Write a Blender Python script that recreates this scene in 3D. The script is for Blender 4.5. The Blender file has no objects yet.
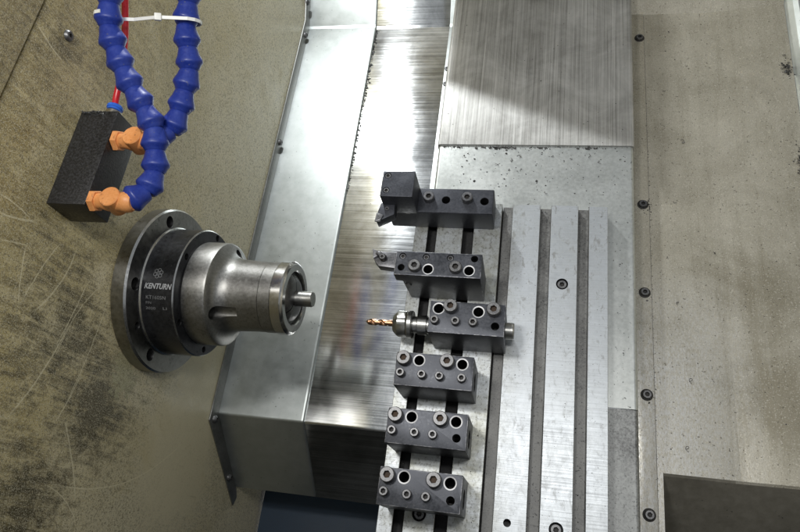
import bpy, bmesh, math, random
from mathutils import Vector, Matrix, noise
random.seed(7)
S = 0.001                      # everything is written in millimetres
sc = bpy.context.scene
col = sc.collection
rad = math.radians

# ------------------------------------------------------------------ camera
Rcv = [[0.9769515374540074, 0.12624014263031846, -0.17213111239670773],
       [0.043652181885212395, -0.907491368855751, -0.417796484510073],
       [-0.20895018660654865, 0.40065301925855024, -0.8920857456971815]]
cam = bpy.data.objects.new('camera', bpy.data.cameras.new('camera'))
col.objects.link(cam)
right, down, fwd = (Vector(r) for r in Rcv)
M = Matrix((right, -down, -fwd)).transposed().to_4x4()
M.translation = Vector((143.25, -139.57, 795.37)) * S
cam.matrix_world = M
cam.data.sensor_width = 36
cam.data.lens = 654.36 / 800 * 36
cam.data.shift_y = -12.07 / 800
cam.data.clip_start = 0.01
cam.data.clip_end = 50
sc.camera = cam

# ------------------------------------------------------------------ mesh helper
class MB:
    def __init__(self):
        self.v = []; self.f = []; self.m = []
    def add(self, vs, fs, m=0):
        n = len(self.v)
        self.v += [Vector(p) for p in vs]
        self.f += [tuple(i + n for i in f) for f in fs]
        self.m += [m] * len(fs)
        return self
    def box(self, x0, x1, y0, y1, z0, z1, m=0):
        vs = [(x, y, z) for z in (z0, z1) for y in (y0, y1) for x in (x0, x1)]
        return self.add(vs, [(0, 2, 3, 1), (4, 5, 7, 6), (0, 1, 5, 4), (2, 6, 7, 3), (0, 4, 6, 2), (1, 3, 7, 5)], m)
    def prism(self, poly, axis, a, b, m=0):
        n = len(poly)
        if axis == 'x': P = lambda p, t: (t, p[0], p[1])
        elif axis == 'y': P = lambda p, t: (p[0], t, p[1])
        else: P = lambda p, t: (p[0], p[1], t)
        vs = [P(p, a) for p in poly] + [P(p, b) for p in poly]
        fs = [tuple(range(n)), tuple(range(2 * n - 1, n - 1, -1))]
        fs += [(i, n + i, n + (i + 1) % n, (i + 1) % n) for i in range(n)]
        return self.add(vs, fs, m)
    def rings(self, rings, cap0=True, cap1=True, mats=None):
        n = len(rings[0]); vs = [p for r in rings for p in r]; base = len(self.v)
        self.add(vs, [], 0)
        for k in range(len(rings) - 1):
            mm = mats[k] if mats else 0
            for i in range(n):
                j = (i + 1) % n
                self.f.append((base + k * n + i, base + k * n + j, base + (k + 1) * n + j, base + (k + 1) * n + i)); self.m.append(mm)
        if cap0: self.f.append(tuple(base + i for i in range(n - 1, -1, -1))); self.m.append(mats[0] if mats else 0)
        if cap1: self.f.append(tuple(base + (len(rings) - 1) * n + i for i in range(n))); self.m.append(mats[-1] if mats else 0)
        return self
    def lathe(self, prof, org=(0, 0, 0), axis='x', n=48, cap0=True, cap1=True, mats=None):
        o = Vector(org); R = []
        for t, r in prof:
            ring = []
            for i in range(n):
                a = 2 * math.pi * i / n
                c, s = r * math.cos(a), r * math.sin(a)
                p = (t, c, s) if axis == 'x' else ((s, t, c) if axis == 'y' else (c, s, t))
                ring.append(o + Vector(p))
            R.append(ring)
        return self.rings(R, cap0, cap1, mats)
    def tube(self, path, r, n=14, cap=True):
        P = [Vector(p) for p in path]; R = []
        up = Vector((0.3, 0.2, 0.9)).normalized()
        for i, p in enumerate(P):
            t = (P[min(i + 1, len(P) - 1)] - P[max(i - 1, 0)]).normalized()
            u = (up - t * up.dot(t)).normalized(); w = t.cross(u)
            rr = r[i] if isinstance(r, (list, tuple)) else r
            R.append([p + (u * math.cos(2 * math.pi * k / n) + w * math.sin(2 * math.pi * k / n)) * rr for k in range(n)])
        return self.rings(R, cap, cap)
    def build(self, name, mat, parent=None, bevel=0, seg=2, smooth=True, ang=35, org=None, bm_edge=-1):
        me = bpy.data.meshes.new(name)
        bm = bmesh.new()
        off = Vector(org) if org else (Vector(parent['_o']) if parent is not None and '_o' in parent else Vector((0, 0, 0)))
        vs = [bm.verts.new((p - off) * S) for p in self.v]
        for f, m in zip(self.f, self.m):
            try:
                q = bm.faces.new([vs[i] for i in f]); q.material_index = m
            except ValueError:
                pass
        bmesh.ops.recalc_face_normals(bm, faces=bm.faces)
        if bevel:
            es = [e for e in bm.edges if len(e.link_faces) == 2 and e.calc_face_angle(0) > rad(30)]
            bmesh.ops.bevel(bm, geom=es, offset=bevel * S, segments=seg, profile=0.6, affect='EDGES', clamp_overlap=True, material=bm_edge)
        bm.to_mesh(me); bm.free()
        mats = mat if isinstance(mat, (list, tuple)) else [mat]
        for m in mats: me.materials.append(m)
        if smooth:
            me.polygons.foreach_set('use_smooth', [True] * len(me.polygons))
            me.set_sharp_from_angle(angle=rad(ang))
        o = bpy.data.objects.new(name, me)
        col.objects.link(o)
        if parent is not None: o.parent = parent
        elif org: o.location = off * S
        return o

def cut(o, cutters, ang=35):
    """boolean-subtract each cutter object; the cutters' materials line the holes"""
    for c in cutters:
        md = o.modifiers.new('cut', 'BOOLEAN'); md.operation = 'DIFFERENCE'; md.object = c
        md.solver = 'EXACT'; md.material_mode = 'TRANSFER'
    bpy.context.view_layer.update()
    dg = bpy.context.evaluated_depsgraph_get()
    me = bpy.data.meshes.new_from_object(o.evaluated_get(dg))
    o.modifiers.clear(); o.data = me
    me.polygons.foreach_set('use_smooth', [True] * len(me.polygons))
    me.set_sharp_from_angle(angle=rad(ang))
    for c in cutters: bpy.data.objects.remove(c, do_unlink=True)

def thing(name, label, cat, loc=(0, 0, 0), group=None):
    o = bpy.data.objects.new(name, None); col.objects.link(o)
    o.location = Vector(loc) * S
    o['_o'] = list(loc)
    o['label'] = label; o['category'] = cat
    if group: o['group'] = group
    o.empty_display_size = 0.02
    return o
def tag(o, label, cat, group=None, kind=None):
    o['label'] = label; o['category'] = cat
    if group: o['group'] = group
    if kind: o['kind'] = kind
    return o
def setting(o, label=None, cat=None):
    o['kind'] = 'structure'
    if label: o['label'] = label
    if cat: o['category'] = cat
    return o
def dup(root, shift, label):
    r = root.copy(); col.objects.link(r); r.location = root.location + Vector(shift) * S; r['label'] = label
    for ch in list(root.children):
        c = ch.copy(); col.objects.link(c); c.parent = r
        for g in list(ch.children):
            d = g.copy(); col.objects.link(d); d.parent = c
    return r

# ------------------------------------------------------------------ materials
class NT:
    def __init__(s, name):
        s.mat = bpy.data.materials.new(name); s.mat.use_nodes = True
        s.t = s.mat.node_tree; s.t.nodes.clear()
        s.out = s.n('ShaderNodeOutputMaterial'); s.b = s.n('ShaderNodeBsdfPrincipled')
        s.t.links.new(s.b.outputs[0], s.out.inputs[0])
        s.pos = s.n('ShaderNodeNewGeometry').outputs['Position']
    def n(s, typ, **kw):
        x = s.t.nodes.new(typ)
        for k, v in kw.items(): setattr(x, k, v)
        return x
    def put(s, sock, v):
        if isinstance(v, bpy.types.NodeSocket): s.t.links.new(v, sock)
        else: sock.default_value = v
    def noise(s, scale=(1000, 1000, 1000), detail=4, rough=.6, dist=0, loc=(0, 0, 0), rot=(0, 0, 0)):
        mp = s.n('ShaderNodeMapping'); s.put(mp.inputs['Vector'], s.pos)
        sc3 = scale if isinstance(scale, (tuple, list)) else (scale,) * 3
        mp.inputs['Scale'].default_value = sc3; mp.inputs['Location'].default_value = loc; mp.inputs['Rotation'].default_value = [rad(a) for a in rot]
        q = s.n('ShaderNodeTexNoise'); s.put(q.inputs['Vector'], mp.outputs[0]); q.inputs['Scale'].default_value = 1
        q.inputs['Detail'].default_value = detail; q.inputs['Roughness'].default_value = rough; q.inputs['Distortion'].default_value = dist
        return q.outputs['Fac']
    def ramp(s, v, a, b, lo=0., hi=1.):
        r = s.n('ShaderNodeMapRange'); s.put(r.inputs[0], v)
        r.inputs[1].default_value = a; r.inputs[2].default_value = b; r.inputs[3].default_value = lo; r.inputs[4].default_value = hi
        return r.outputs[0]
    def mix(s, f, a, b):
        x = s.n('ShaderNodeMix', data_type='RGBA'); s.put(x.inputs[0], f)
        for i, c in ((6, a), (7, b)):
            s.put(x.inputs[i], c if isinstance(c, bpy.types.NodeSocket) else (*c, 1))
        return x.outputs[2]
    def math(s, op, a, b=0., c=0.):
        x = s.n('ShaderNodeMath', operation=op)
        for i, v in enumerate((a, b, c)): s.put(x.inputs[i], v)
        return x.outputs[0]
    def xyz(s):
        x = s.n('ShaderNodeSeparateXYZ'); s.put(x.inputs[0], s.pos); return x.outputs
    def blob(s, c, r):            # 1 at c falling to 0 at radius r (mm)
        x = s.n('ShaderNodeVectorMath', operation='DISTANCE'); s.put(x.inputs[0], s.pos); x.inputs[1].default_value = Vector(c) * S
        return s.ramp(x.outputs['Value'], 0, r * S, 1, 0)
    def bump(s, h, strength, dist):
        b = s.n('ShaderNodeBump'); s.put(b.inputs['Height'], h); b.inputs['Strength'].default_value = strength; b.inputs['Distance'].default_value = dist * S
        s.put(s.b.inputs['Normal'], b.outputs[0])
    def set(s, **kw):
        for k, v in kw.items():
            if k in ('Base', 'base'): s.put(s.b.inputs['Base Color'], v if isinstance(v, bpy.types.NodeSocket) else (*v, 1))
            else: s.put(s.b.inputs[{'metal': 'Metallic', 'rough': 'Roughness', 'aniso': 'Anisotropic', 'spec': 'Specular IOR Level', 'coat': 'Coat Weight', 'coatr': 'Coat Roughness'}[k]], v)
        return s

def brushed(name, c1, c2, axis, rough=(.22, .5), aniso=.75, fine=900, strength=.12, metal=1, spots=0., grime=None):
    """sheet steel wiped along one axis: streaks of different gloss and tone"""
    s = NT(name)
    k = 4.0
    st = lambda a, b: (k, a, b) if axis == 'x' else (a, k, b)
    n1 = s.noise(st(fine, fine), 3, .7)
    n2 = s.noise(st(fine * .3, fine * .3), 4, .7)
    n3 = s.noise(9, 5, .6)
    f = s.math('ADD', s.math('MULTIPLY', n2, .6), s.math('MULTIPLY', n1, .4))
    n4 = s.noise(st(3200, 3200), 2, .6, loc=(3, 3, 3)); f = s.math('ADD', s.math('MULTIPLY', f, .7), s.math('MULTIPLY', n4, .3))
    f = s.math('ADD', f, s.math('MULTIPLY', s.math('SUBTRACT', s.noise(16, 5, .7, .5, loc=(2, 5, 1)), .5), .35))
    c = s.mix(s.ramp(f, .40, .61), c1, c2)
    if spots:
        sp = s.noise(330, 2, .5)
        c = s.mix(s.ramp(sp, .70, .76, 0, spots), c, (.05, .05, .045))
    if grime:
        c = s.mix(s.ramp(n3, .45, .75, 0, grime[0]), c, grime[1])
    r = s.ramp(s.math('ADD', s.math('MULTIPLY', f, .7), s.math('MULTIPLY', n3, .3)), .35, .65, rough[0], rough[1])
    s.set(base=c, metal=metal, rough=r, aniso=aniso)
    tv = s.n('ShaderNodeCombineXYZ'); tv.inputs[0].default_value = 0. if axis == 'x' else 1.; tv.inputs[1].default_value = 1. if axis == 'x' else 0.
    s.put(s.b.inputs['Tangent'], tv.outputs[0])
    s.bump(n1, strength, .05)
    return s.mat

def worn(name, c1, c2, rough=(.3, .55), metal=1, big=14, fine=260, speck=None, specc=(.05, .05, .05), bump=.1, bscale=700, bdist=.08, lo=.38, hi=.62):
    s = NT(name)
    n1 = s.noise(big, 6, .65); n2 = s.noise(fine, 4, .65)
    f = s.math('ADD', s.math('MULTIPLY', n1, .5), s.math('MULTIPLY', n2, .5))
    c = s.mix(s.ramp(f, lo, hi), c1, c2)
    if speck:
        q = s.noise(speck[0], 2, .5, loc=(3, 1, 2)); c = s.mix(s.ramp(q, speck[1], speck[1] + .05, 0, speck[2]), c, specc)
    s.set(base=c, metal=metal, rough=s.ramp(f, .35, .65, rough[0], rough[1]))
    s.bump(s.noise(bscale, 3, .6), bump, bdist)
    return s.mat

MT = {}
MT['cover'] = worn('smooth_sheet_steel', (.42, .45, .44), (.50, .53, .52), (.38, .46), .9, 7, 60, (260, .72, .8), bump=.05, bscale=700)
MT['cover_bend'] = worn('bent_sheet_steel', (.50, .51, .52), (.60, .61, .62), (.35, .5), 1, 7, 60, bump=.06, bscale=500)  # plain sheet steel for the cover bends
MT['brush_x'] = brushed('wiped_sheet_steel_across', (.40, .41, .405), (.84, .86, .86), 'x', (.09, .19), .88, 1300, .08, 1, .0)
MT['brush_y'] = brushed('wiped_sheet_steel_along', (.25, .247, .23), (.58, .58, .56), 'y', (.34, .5), .7, 1300, .10, .35, .0)
MT['saddle'] = worn('saddle_sheet_steel', (.46, .48, .46), (.60, .62, .60), (.36, .44), .8, 16, 200, (230, .70, .9), bump=.07, bscale=700)
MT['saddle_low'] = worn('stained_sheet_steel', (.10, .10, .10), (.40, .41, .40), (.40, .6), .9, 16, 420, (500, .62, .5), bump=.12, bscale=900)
MT['table'] = None
def table_mat():
    s = NT('ground_table_steel')
    x, y, z = s.xyz()
    n1 = s.noise(18, 6, .7); n2 = s.noise((120, 260, 120), 5, .7); n3 = s.noise(900, 3, .6)
    c = s.mix(s.ramp(n2, .30, .72), (.56, .59, .62), (.50, .53, .55))
    st = s.noise((110, 60, 100), 4, .75, .6, loc=(1, 4, 0))
    c = s.mix(s.math('MULTIPLY', s.ramp(st, .56, .67, 0, .75), s.ramp(y, -.05, .20, .45, 1.)), c, (.25, .25, .24))            # finger and chip stains
    oily = s.math('MULTIPLY', s.ramp(n1, .38, .62), s.ramp(x, .085, .125, 1, .15))
    c = s.mix(s.math('MULTIPLY', oily, .85), c, (.27, .27, .22))
    grit = s.noise((300, 200, 300), 4, .7, loc=(7, 2, 0)); c = s.mix(s.math('MULTIPLY', s.ramp(grit, .52, .66, 0, .8), s.ramp(x, .085, .125, 1, .1)), c, (.13, .125, .10))            # oil film round the holders
    sp = s.noise(420, 2, .5); c = s.mix(s.ramp(sp, .69, .73, 0, .9), c, (.06, .06, .05))
    ml = s.noise((8, 900, 8), 2, .6); c = s.mix(s.ramp(ml, .45, .7, 0, .35), c, (.30, .31, .32))
    s.set(base=c, metal=.72, rough=s.ramp(s.math('ADD', s.math('MULTIPLY', st, .5), s.math('MULTIPLY', ml, .5)), .35, .65, .37, .50))
    s.bump(s.math('ADD', n3, ml), .06, .05)
    return s.mat
MT['table'] = table_mat()
MT['groove'] = worn('dirty_groove_steel', (.10, .10, .098), (.26, .26, .25), (.45, .65), .7, 30, 420, (420, .64, .8), bump=.25, bscale=900)
MT['slot'] = worn('dark_slot_steel', (.02, .02, .02), (.05, .05, .05), (.5, .7), .6, 20, 300)
MT['block'] = worn('blackened_tool_steel', (.040, .043, .050), (.080, .084, .096), (.30, .52), .65, 30, 380, (340, .68, .35), (.20, .20, .19), .16, 900, .07)
MT['block_dull'] = worn('dull_black_oxide_steel', (.040, .043, .052), (.075, .079, .092), (.36, .54), .6, 22, 420, None, bump=.12, bscale=900)
MT['edge'] = worn('bare_edge_steel', (.40, .40, .41), (.56, .56, .56), (.4, .55), .7, 60, 400)
MT['worn_edge'] = worn('rubbed_edge_steel', (.07, .073, .085), (.36, .36, .37), (.35, .5), .8, 60, 160, lo=.46, hi=.60)
MT['bore'] = worn('oily_bore_steel', (.012, .012, .013), (.04, .04, .04), (.35, .6), .6, 60, 400)
MT['screw'] = worn('worn_screw_steel', (.10, .10, .105), (.24, .24, .24), (.34, .5), .9, 90, 700, (900, .60, .7))
MT['screw_dark'] = worn('black_screw_steel', (.10, .10, .105), (.22, .22, .23), (.3, .45), .8, 60, 600)
MT['socket'] = worn('rusty_socket', (.025, .018, .012), (.09, .055, .032), (.5, .7), .4, 80, 500)
MT['socket_dark'] = worn('dark_socket', (.02, .02, .02), (.06, .055, .05), (.5, .7), .4, 80, 500)
MT['flange'] = worn('ground_flange_steel', (.20, .196, .182), (.30, .295, .275), (.26, .40), 1, 25, 200, (300, .72, .5), bump=.08)
MT['ring'] = worn('black_oxide_ring', (.028, .029, .032), (.055, .057, .062), (.26, .40), .7, 25, 200, (330, .70, .35), (.2, .2, .2), .08)
MT['cast'] = worn('oily_chuck_steel', (.21, .208, .198), (.33, .328, .312), (.36, .50), 1, 28, 320, (420, .66, .7), (.11, .105, .10), .14, 800, .07)
MT['nose'] = worn('polished_nose_steel', (.48, .48, .47), (.60, .60, .59), (.16, .28), 1, 30, 300, (420, .70, .5), (.1, .1, .1), .05)
MT['collet'] = worn('dark_collet_steel', (.10, .10, .10), (.19, .19, .19), (.3, .45), .9, 40, 300)
MT['pin'] = worn('turned_bar_steel', (.34, .34, .32), (.46, .46, .44), (.26, .40), 1, 60, 400)
MT['etch'] = worn('etched_marking', (.34, .35, .36), (.46, .47, .48), (.5, .6), .3, 60, 700)
MT['etch_faint'] = worn('faint_etched_marking', (.16, .165, .17), (.24, .245, .25), (.5, .6), .3, 60, 700)
MT['drill'] = worn('coated_drill', (.38, .20, .11), (.55, .34, .20), (.2, .34), 1, 80, 500)
MT['carbide'] = worn('carbide_insert', (.16, .16, .165), (.26, .26, .27), (.3, .45), .8, 80, 500)
MT['black_box'] = None
def box_mat():
    s = NT('wet_black_casting')
    n = s.noise(420, 3, .6); sp = s.noise(800, 2, .5)
    c = s.mix(s.ramp(n, .4, .7), (.010, .010, .011), (.026, .026, .028))
    c = s.mix(s.ramp(sp, .68, .74, 0, .5), c, (.16, .15, .13))
    s.set(base=c, rough=s.ramp(n, .35, .65, .28, .5), metal=0, spec=.5); s.bump(n, .7, .35); return s.mat
MT['black_box'] = box_mat()
MT['blue'] = worn('blue_hose_plastic', (.009, .024, .21), (.020, .044, .27), (.30, .52), 0, 45, 380, (300, .68, .55), (.12, .12, .14), .12, 500, .08)
MT['orange'] = worn('orange_valve_plastic', (.64, .25, .075), (.74, .33, .12), (.34, .52), 0, 60, 420, (240, .62, .55), (.28, .11, .045), .12)
MT['red'] = worn('red_air_tube', (.55, .012, .02), (.68, .02, .03), (.25, .35), 0, 40, 300)
MT['lblue'] = worn('blue_release_ring', (.02, .10, .55), (.03, .14, .62), (.35, .45), 0, 40, 300)
MT['brass'] = worn('nickel_fitting', (.45, .42, .34), (.60, .56, .46), (.25, .4), 1, 40, 300)
MT['white'] = worn('white_nylon', (.70, .70, .66), (.80, .80, .76), (.35, .5), 0, 40, 300)
MT['chip'] = worn('dark_metal_chips', (.03, .03, .03), (.16, .16, .155), (.3, .5), .7, 200, 800)
MT['bracket'] = worn('grey_bracket_steel', (.20, .20, .19), (.30, .30, .285), (.4, .55), .9, 20, 200)
MT['tray'] = worn('blue_tray_paint', (.006, .022, .046), (.010, .030, .058), (.4, .55), 0, 12, 200, bump=.1)
MT['recess'] = worn('dark_stainless_lip', (.24, .225, .185), (.34, .32, .27), (.30, .44), .5, 12, 90, (260, .70, .6), bump=.06)  # smoother stainless, darker than the floor sheet
MT['front'] = worn('dark_front_paint', (.022, .022, .02), (.035, .035, .032), (.4, .55), 0, 8, 120)
MT['back'] = worn('oily_back_paint', (.40, .39, .36), (.48, .47, .44), (.35, .5), .0, 8, 120, bump=.08)

def wall_mat():
    s = NT('oil_stained_wall_paint')
    big = s.noise(7, 7, .70, .6); mid = s.noise(30, 7, .72, .5, loc=(2, 7, 1)); mid2 = s.noise(75, 6, .75, .4, loc=(6, 1, 9))
    fin = s.noise(320, 4, .7); fin2 = s.noise(620, 3, .6, loc=(1, 1, 4)); fin3 = s.noise(880, 2, .6, loc=(8, 3, 5))
    streak = s.noise((20, 130, 14), 6, .72, .8, loc=(5, 1, 3), rot=(20, 0, 0))
    x, y, z = s.xyz()
    clean = (.58, .52, .345); film = (.47, .39, .185); oil = (.20, .152, .052); grime = (.050, .042, .021)
    M_ = lambda a, b: s.math('MULTIPLY', a, b)
    cen = lambda v, k: M_(s.math('SUBTRACT', v, .5), k)
    A_ = lambda a, b: s.math('ADD', a, b)
    # yellow oil film, thicker away from the slide
    f = A_(A_(M_(s.ramp(z, -.08, .30), .75), cen(big, 1.7)), cen(mid, .5))
    c = s.mix(s.ramp(f, .10, .75), clean, film)
    f2 = A_(A_(M_(s.ramp(z, .02, .36), .55), cen(streak, 1.5)), cen(mid, 1.3))
    c = s.mix(s.ramp(f2, .22, .75, 0, .85), c, oil)
    # grime: below and left of the spindle, round the coolant block
    d = s.math('MAXIMUM', s.blob((-348, -47, 112), 150), M_(s.blob((-348, 20, 200), 170), .85))
    d = s.math('MAXIMUM', d, M_(s.blob((-348, -150, 170), 170), .85))
    d = s.math('MAXIMUM', d, M_(s.blob((-348, 170, 215), 110), .6))
    d = s.math('MAXIMUM', d, M_(s.blob((-348, 290, 345), 110), .6))
    g = A_(A_(d, cen(streak, 1.3)), A_(cen(mid, 1.2), cen(mid2, .9)))
    c = s.mix(s.ramp(g, .42, .86, 0, .93), c, grime)
    # pale flaked patch under the flange
    pale = A_(s.blob((-348, 6, 76), 52), A_(cen(mid2, 2.6), cen(fin, .8)))
    c = s.mix(s.ramp(pale, .50, .62, 0, .85), c, (.40, .38, .22))
    # mist specks, weak on the wiped lower right corner
    wiped = s.math('MAXIMUM', s.blob((-348, -60, -110), 160), M_(s.blob((-348, 40, -130), 140), .9))
    wiped = s.ramp(A_(wiped, cen(mid, .8)), .2, .5, 1, .15)
    c = s.mix(M_(s.ramp(fin, .50, .64, 0, .75), wiped), c, (.13, .108, .058))
    c = s.mix(M_(s.ramp(fin3, .50, .66, 0, .70), wiped), c, (.66, .62, .46))
    c = s.mix(M_(s.ramp(fin2, .56, .66, 0, .70), wiped), c, (.085, .07, .036))
    # scratches and dried drip lines, each in its own place (y, z, y, z in mm)
    tot = None
    for k, (ya, za, yb, zb) in enumerate([(109, 343, 106, 297), (90, 333, 104, 290), (70, 322, 80, 289), (77, 292, 23, 275), (80, 189, -3, 206), (103, 217, 21, 245),
            (91, 174, -6, 209), (-15, 151, -72, 168), (-156, 139, -73, -118), (-63, 154, -142, 93), (-126, 151, -158, 83), (276, 380, 267, 335), (28, 273, 103, 252), (-80, 231, 24, 193), (76, 145, -44, 157)]):
        L = math.hypot(yb - ya, zb - za); an = math.atan2(zb - za, yb - ya)
        u = A_(M_(y, math.cos(an)), M_(z, math.sin(an))); v = A_(M_(y, -math.sin(an)), M_(z, math.cos(an)))
        cu = ((ya + yb) / 2 * math.cos(an) + (za + zb) / 2 * math.sin(an)) * S; cv = (-(ya + yb) / 2 * math.sin(an) + (za + zb) / 2 * math.cos(an)) * S
        u = s.math('SUBTRACT', u, cu); v = s.math('SUBTRACT', v, cv)
        bend = (4.0, -3.2, 2.0, -1.6, 1.2)[k % 5]
        v = A_(A_(v, M_(M_(u, u), bend)), M_(cen(mid, 1), .004))
        w_ = (1.0, 1.4, .8, 1.1)[k % 4] * S
        m = M_(s.ramp(s.math('ABSOLUTE', v), w_ * .35, w_, 1, 0), s.ramp(s.math('ABSOLUTE', u), L * .38 * S, L * .52 * S, 1, 0))
        tot = m if tot is None else s.math('MAXIMUM', tot, m)
    c = s.mix(M_(tot, s.ramp(fin2, .30, .52, .05, .62)), c, (.74, .68, .47))
    s.set(base=c, metal=0, rough=s.ramp(A_(fin, mid), .8, 1.2, .24, .50), spec=.65)
    s.bump(A_(A_(fin, M_(mid2, .8)), M_(fin3, .5)), .45, .3)
    return s.mat
MT['wall'] = wall_mat()
def floor_mat():
    s = NT('misted_floor_sheet')
    x, y, z = s.xyz()
    M_ = lambda a, b: s.math('MULTIPLY', a, b)
    cen = lambda v, k: M_(s.math('SUBTRACT', v, .5), k)
    A_ = lambda a, b: s.math('ADD', a, b)
    big = s.noise(8, 7, .7, .5); fin = s.noise((900, 260, 600), 3, .68); fin2 = s.noise((420, 160, 300), 4, .7, loc=(2, 2, 2))
    sp = s.noise(340, 2, .5, loc=(4, 4, 4)); sp2 = s.noise(620, 2, .5); run = s.noise((75, 5, 20), 6, .72, .3)
    c = s.mix(s.ramp(A_(big, cen(run, .25)), .36, .66), (.52, .49, .405), (.36, .335, .265))
    shade_patch = A_(s.math('MAXIMUM', s.blob((430, 70, -55), 110), M_(s.blob((405, 200, -58), 130), .8)), A_(cen(big, 1.2), cen(run, .9)))  # broad soft shade at mid right, painted in as a brown noise-edged patch
    c = s.mix(s.ramp(shade_patch, .35, .8, 0, .6), c, (.20, .175, .115))
    c = s.mix(s.ramp(run, .50, .72, 0, .3), c, (.24, .22, .17))
    near = M_(s.ramp(A_(x, cen(run, .08)), .33, .42, 1, 0), s.ramp(A_(y, cen(big, .2)), .26, .10))
    c = s.mix(M_(near, s.ramp(fin2, .40, .60, .2, .95)), c, (.60, .60, .58))
    c = s.mix(s.ramp(fin, .48, .68, 0, .42), c, (.20, .18, .135))
    c = s.mix(s.ramp(sp, .66, .72, 0, .85), c, (.09, .08, .06))
    c = s.mix(s.ramp(sp2, .58, .68, 0, .45), c, (.76, .73, .64))
    s.set(base=c, metal=.35, rough=s.ramp(A_(M_(fin, .6), M_(run, .4)), .38, .62, .24, .46)); s.bump(A_(fin, fin2), .18, .14)
    return s.mat
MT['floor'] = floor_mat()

# ------------------------------------------------------------------ shared small parts
def cap_screw_mb(r, h, rs, cx=0, cy=0, z0=0, chamfer=.8, depth=3.5, n=36, rot=0.3):
    mb = MB(); o = Vector((cx, cy, 0))
    def circ(R, z): return [o + Vector((R * math.cos(2 * math.pi * i / n), R * math.sin(2 * math.pi * i / n), z)) for i in range(n)]
    def hexa(R, z):
        out = []
        for i in range(n):
            a = 2 * math.pi * i / n; b = (a - rot) % (math.pi / 3) - math.pi / 6
            q = R * math.cos(math.pi / 6) / math.cos(b); out.append(o + Vector((q * math.cos(a), q * math.sin(a), z)))
        return out
    R = [circ(r, z0), circ(r, z0 + h - chamfer), circ(r - chamfer * .8, z0 + h), hexa(rs * 1.1, z0 + h), hexa(rs, z0 + h - .4), hexa(rs, z0 + h - depth)]
    mb.rings(R, False, True, [0, 0, 0, 0, 1])
    return mb
def hole_cutter(r, cx, cy, ztop, depth, cham=1.6, axis='z', rim=1, bore=2):
    """bright chamfer, dark bore"""
    mb = MB()
    prof = [(ztop + .6, r + cham), (ztop - .3, r + cham), (ztop - .55, r + .2), (ztop - 1.2, r), (ztop - depth, r)]
    mb.lathe(prof, (cx, cy, 0), 'z', 32, True, True, [0, 0, 0, 1])
    return mb

# ------------------------------------------------------------------ the setting
XW = -348
w = MB().box(XW - 6, XW, -420, 1300, -520, 380.5).box(XW - 8, XW - 4, -420, 1300, 379, 760)
wall = w.build('wall', MT['wall'])
setting(wall, 'oil stained beige panel round the spindle nose', 'wall')
w2 = MB().box(XW - 6, XW + 2.2, -420, 1300, 384.0, 760)
wall2 = w2.build('wall', MT['wall'], bevel=.8)
setting(wall2, 'overlapping upper sheet of the stained beige wall', 'wall')
# wall screw
ws = MB()
ws.lathe([(XW, 6.0), (XW + 2.2, 5.6), (XW + 3.6, 4.2), (XW + 3.8, 2.2), (XW + 1.8, 2.0)], (0, 297, 341), 'x', 24, False, True, [0, 0, 0, 1])
ws.build('screw', [MT['screw'], MT['socket_dark']], wall)

tr = MB().box(-340, 330, -420, 60, -470, -440)
setting(tr.build('floor', MT['tray']), 'dark blue chip tray under the covers', 'floor')

# back and far sides of the enclosure, mostly outside the picture
bk = MB().box(-348, 900, 1180, 1190, -300, 760)
setting(bk.build('back_wall', MT['back']), 'pale back wall of the enclosure', 'wall')

fw = MB().box(-348, 900, -440, -425, -520, 600)
setting(fw.build('front_wall', MT['front']), 'dark front wall below the open door', 'wall')

baf = MB().prism([(-112, 683), (78, 603), (86, 600), (86, 1180), (-112, 1180)], 'z', 133, 136)  # unseen baffle, added to cast the shadow edge on the slide cover
bafo = baf.build('shadow_baffle', MT['back'])
tag(bafo, 'unseen pale flat baffle added above the slide cover to cast its shadow', 'shadow baffle')

# right floor sheet with a bent front lip that drops into the tray
fl = MB()
T = 2.0
prof = [(-88 - 60, -323 + 60 + 40 + 55)]
yb, zb = -25, -60
XB, RZ = 386, 14
fl.add([(291, 690, zb), (XB - 9, 690, zb), (XB - 9, yb, zb), (297.5, yb, zb), (291, yb, zb), (291, -300, zb), (297.5, -300, zb)],
       [(0, 4, 3, 2, 1), (4, 5, 6, 3)])
bend = [(XB - 9, 0), (XB - 3, .25), (XB + 3, .9), (XB + 9, 1.7), (494, RZ)]
for (xa, ha), (xb, hb) in zip(bend[:-1], bend[1:]):
    fl.add([(xa, 690, zb + ha), (xb, 690, zb + hb), (xb, yb, zb + hb), (xa, yb, zb + ha)], [(0, 3, 2, 1)])
    fl.add([(xa, yb, zb + ha), (xb, yb, zb + hb), (xb, yb - 3, zb + hb - 1.5), (xa, yb - 3, zb + ha - 1.5)], [(0, 3, 2, 1)])
    fl.add([(xa, yb - 3, zb + ha - 1.5), (xb, yb - 3, zb + hb - 1.5), (xb, yb - 150, zb + hb - 160), (xa, yb - 150, zb + ha - 160)], [(0, 3, 2, 1)], 1)
    fl.add([(xa, 690, zb + ha), (xb, 690, zb + hb), (xb + 11, 820, zb + hb + 75), (xa, 820, zb + ha + 75)], [(0, 1, 2, 3)])
fl.add([(291, 690, zb), (291, -300, zb), (291, -300, zb - 3), (291, 690, zb - 3)], [(0, 1, 2, 3)])
# recess: sloping face and its side cheek
fl.add([(297.5, yb, zb), (XB - 9, yb, zb), (XB - 9, yb - 3, zb - 1.5), (297.5, yb - 3, zb - 1.5), (297.5, yb - 150, zb - 160), (XB - 9, yb - 150, zb - 160)],
       [(0, 3, 2, 1), (3, 4, 5, 2)], 1)
fl.add([(297.5, yb, zb), (297.5, -300, zb), (297.5, -300, zb - 200), (297.5, yb, zb - 200)], [(0, 1, 2, 3)], 1)
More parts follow.
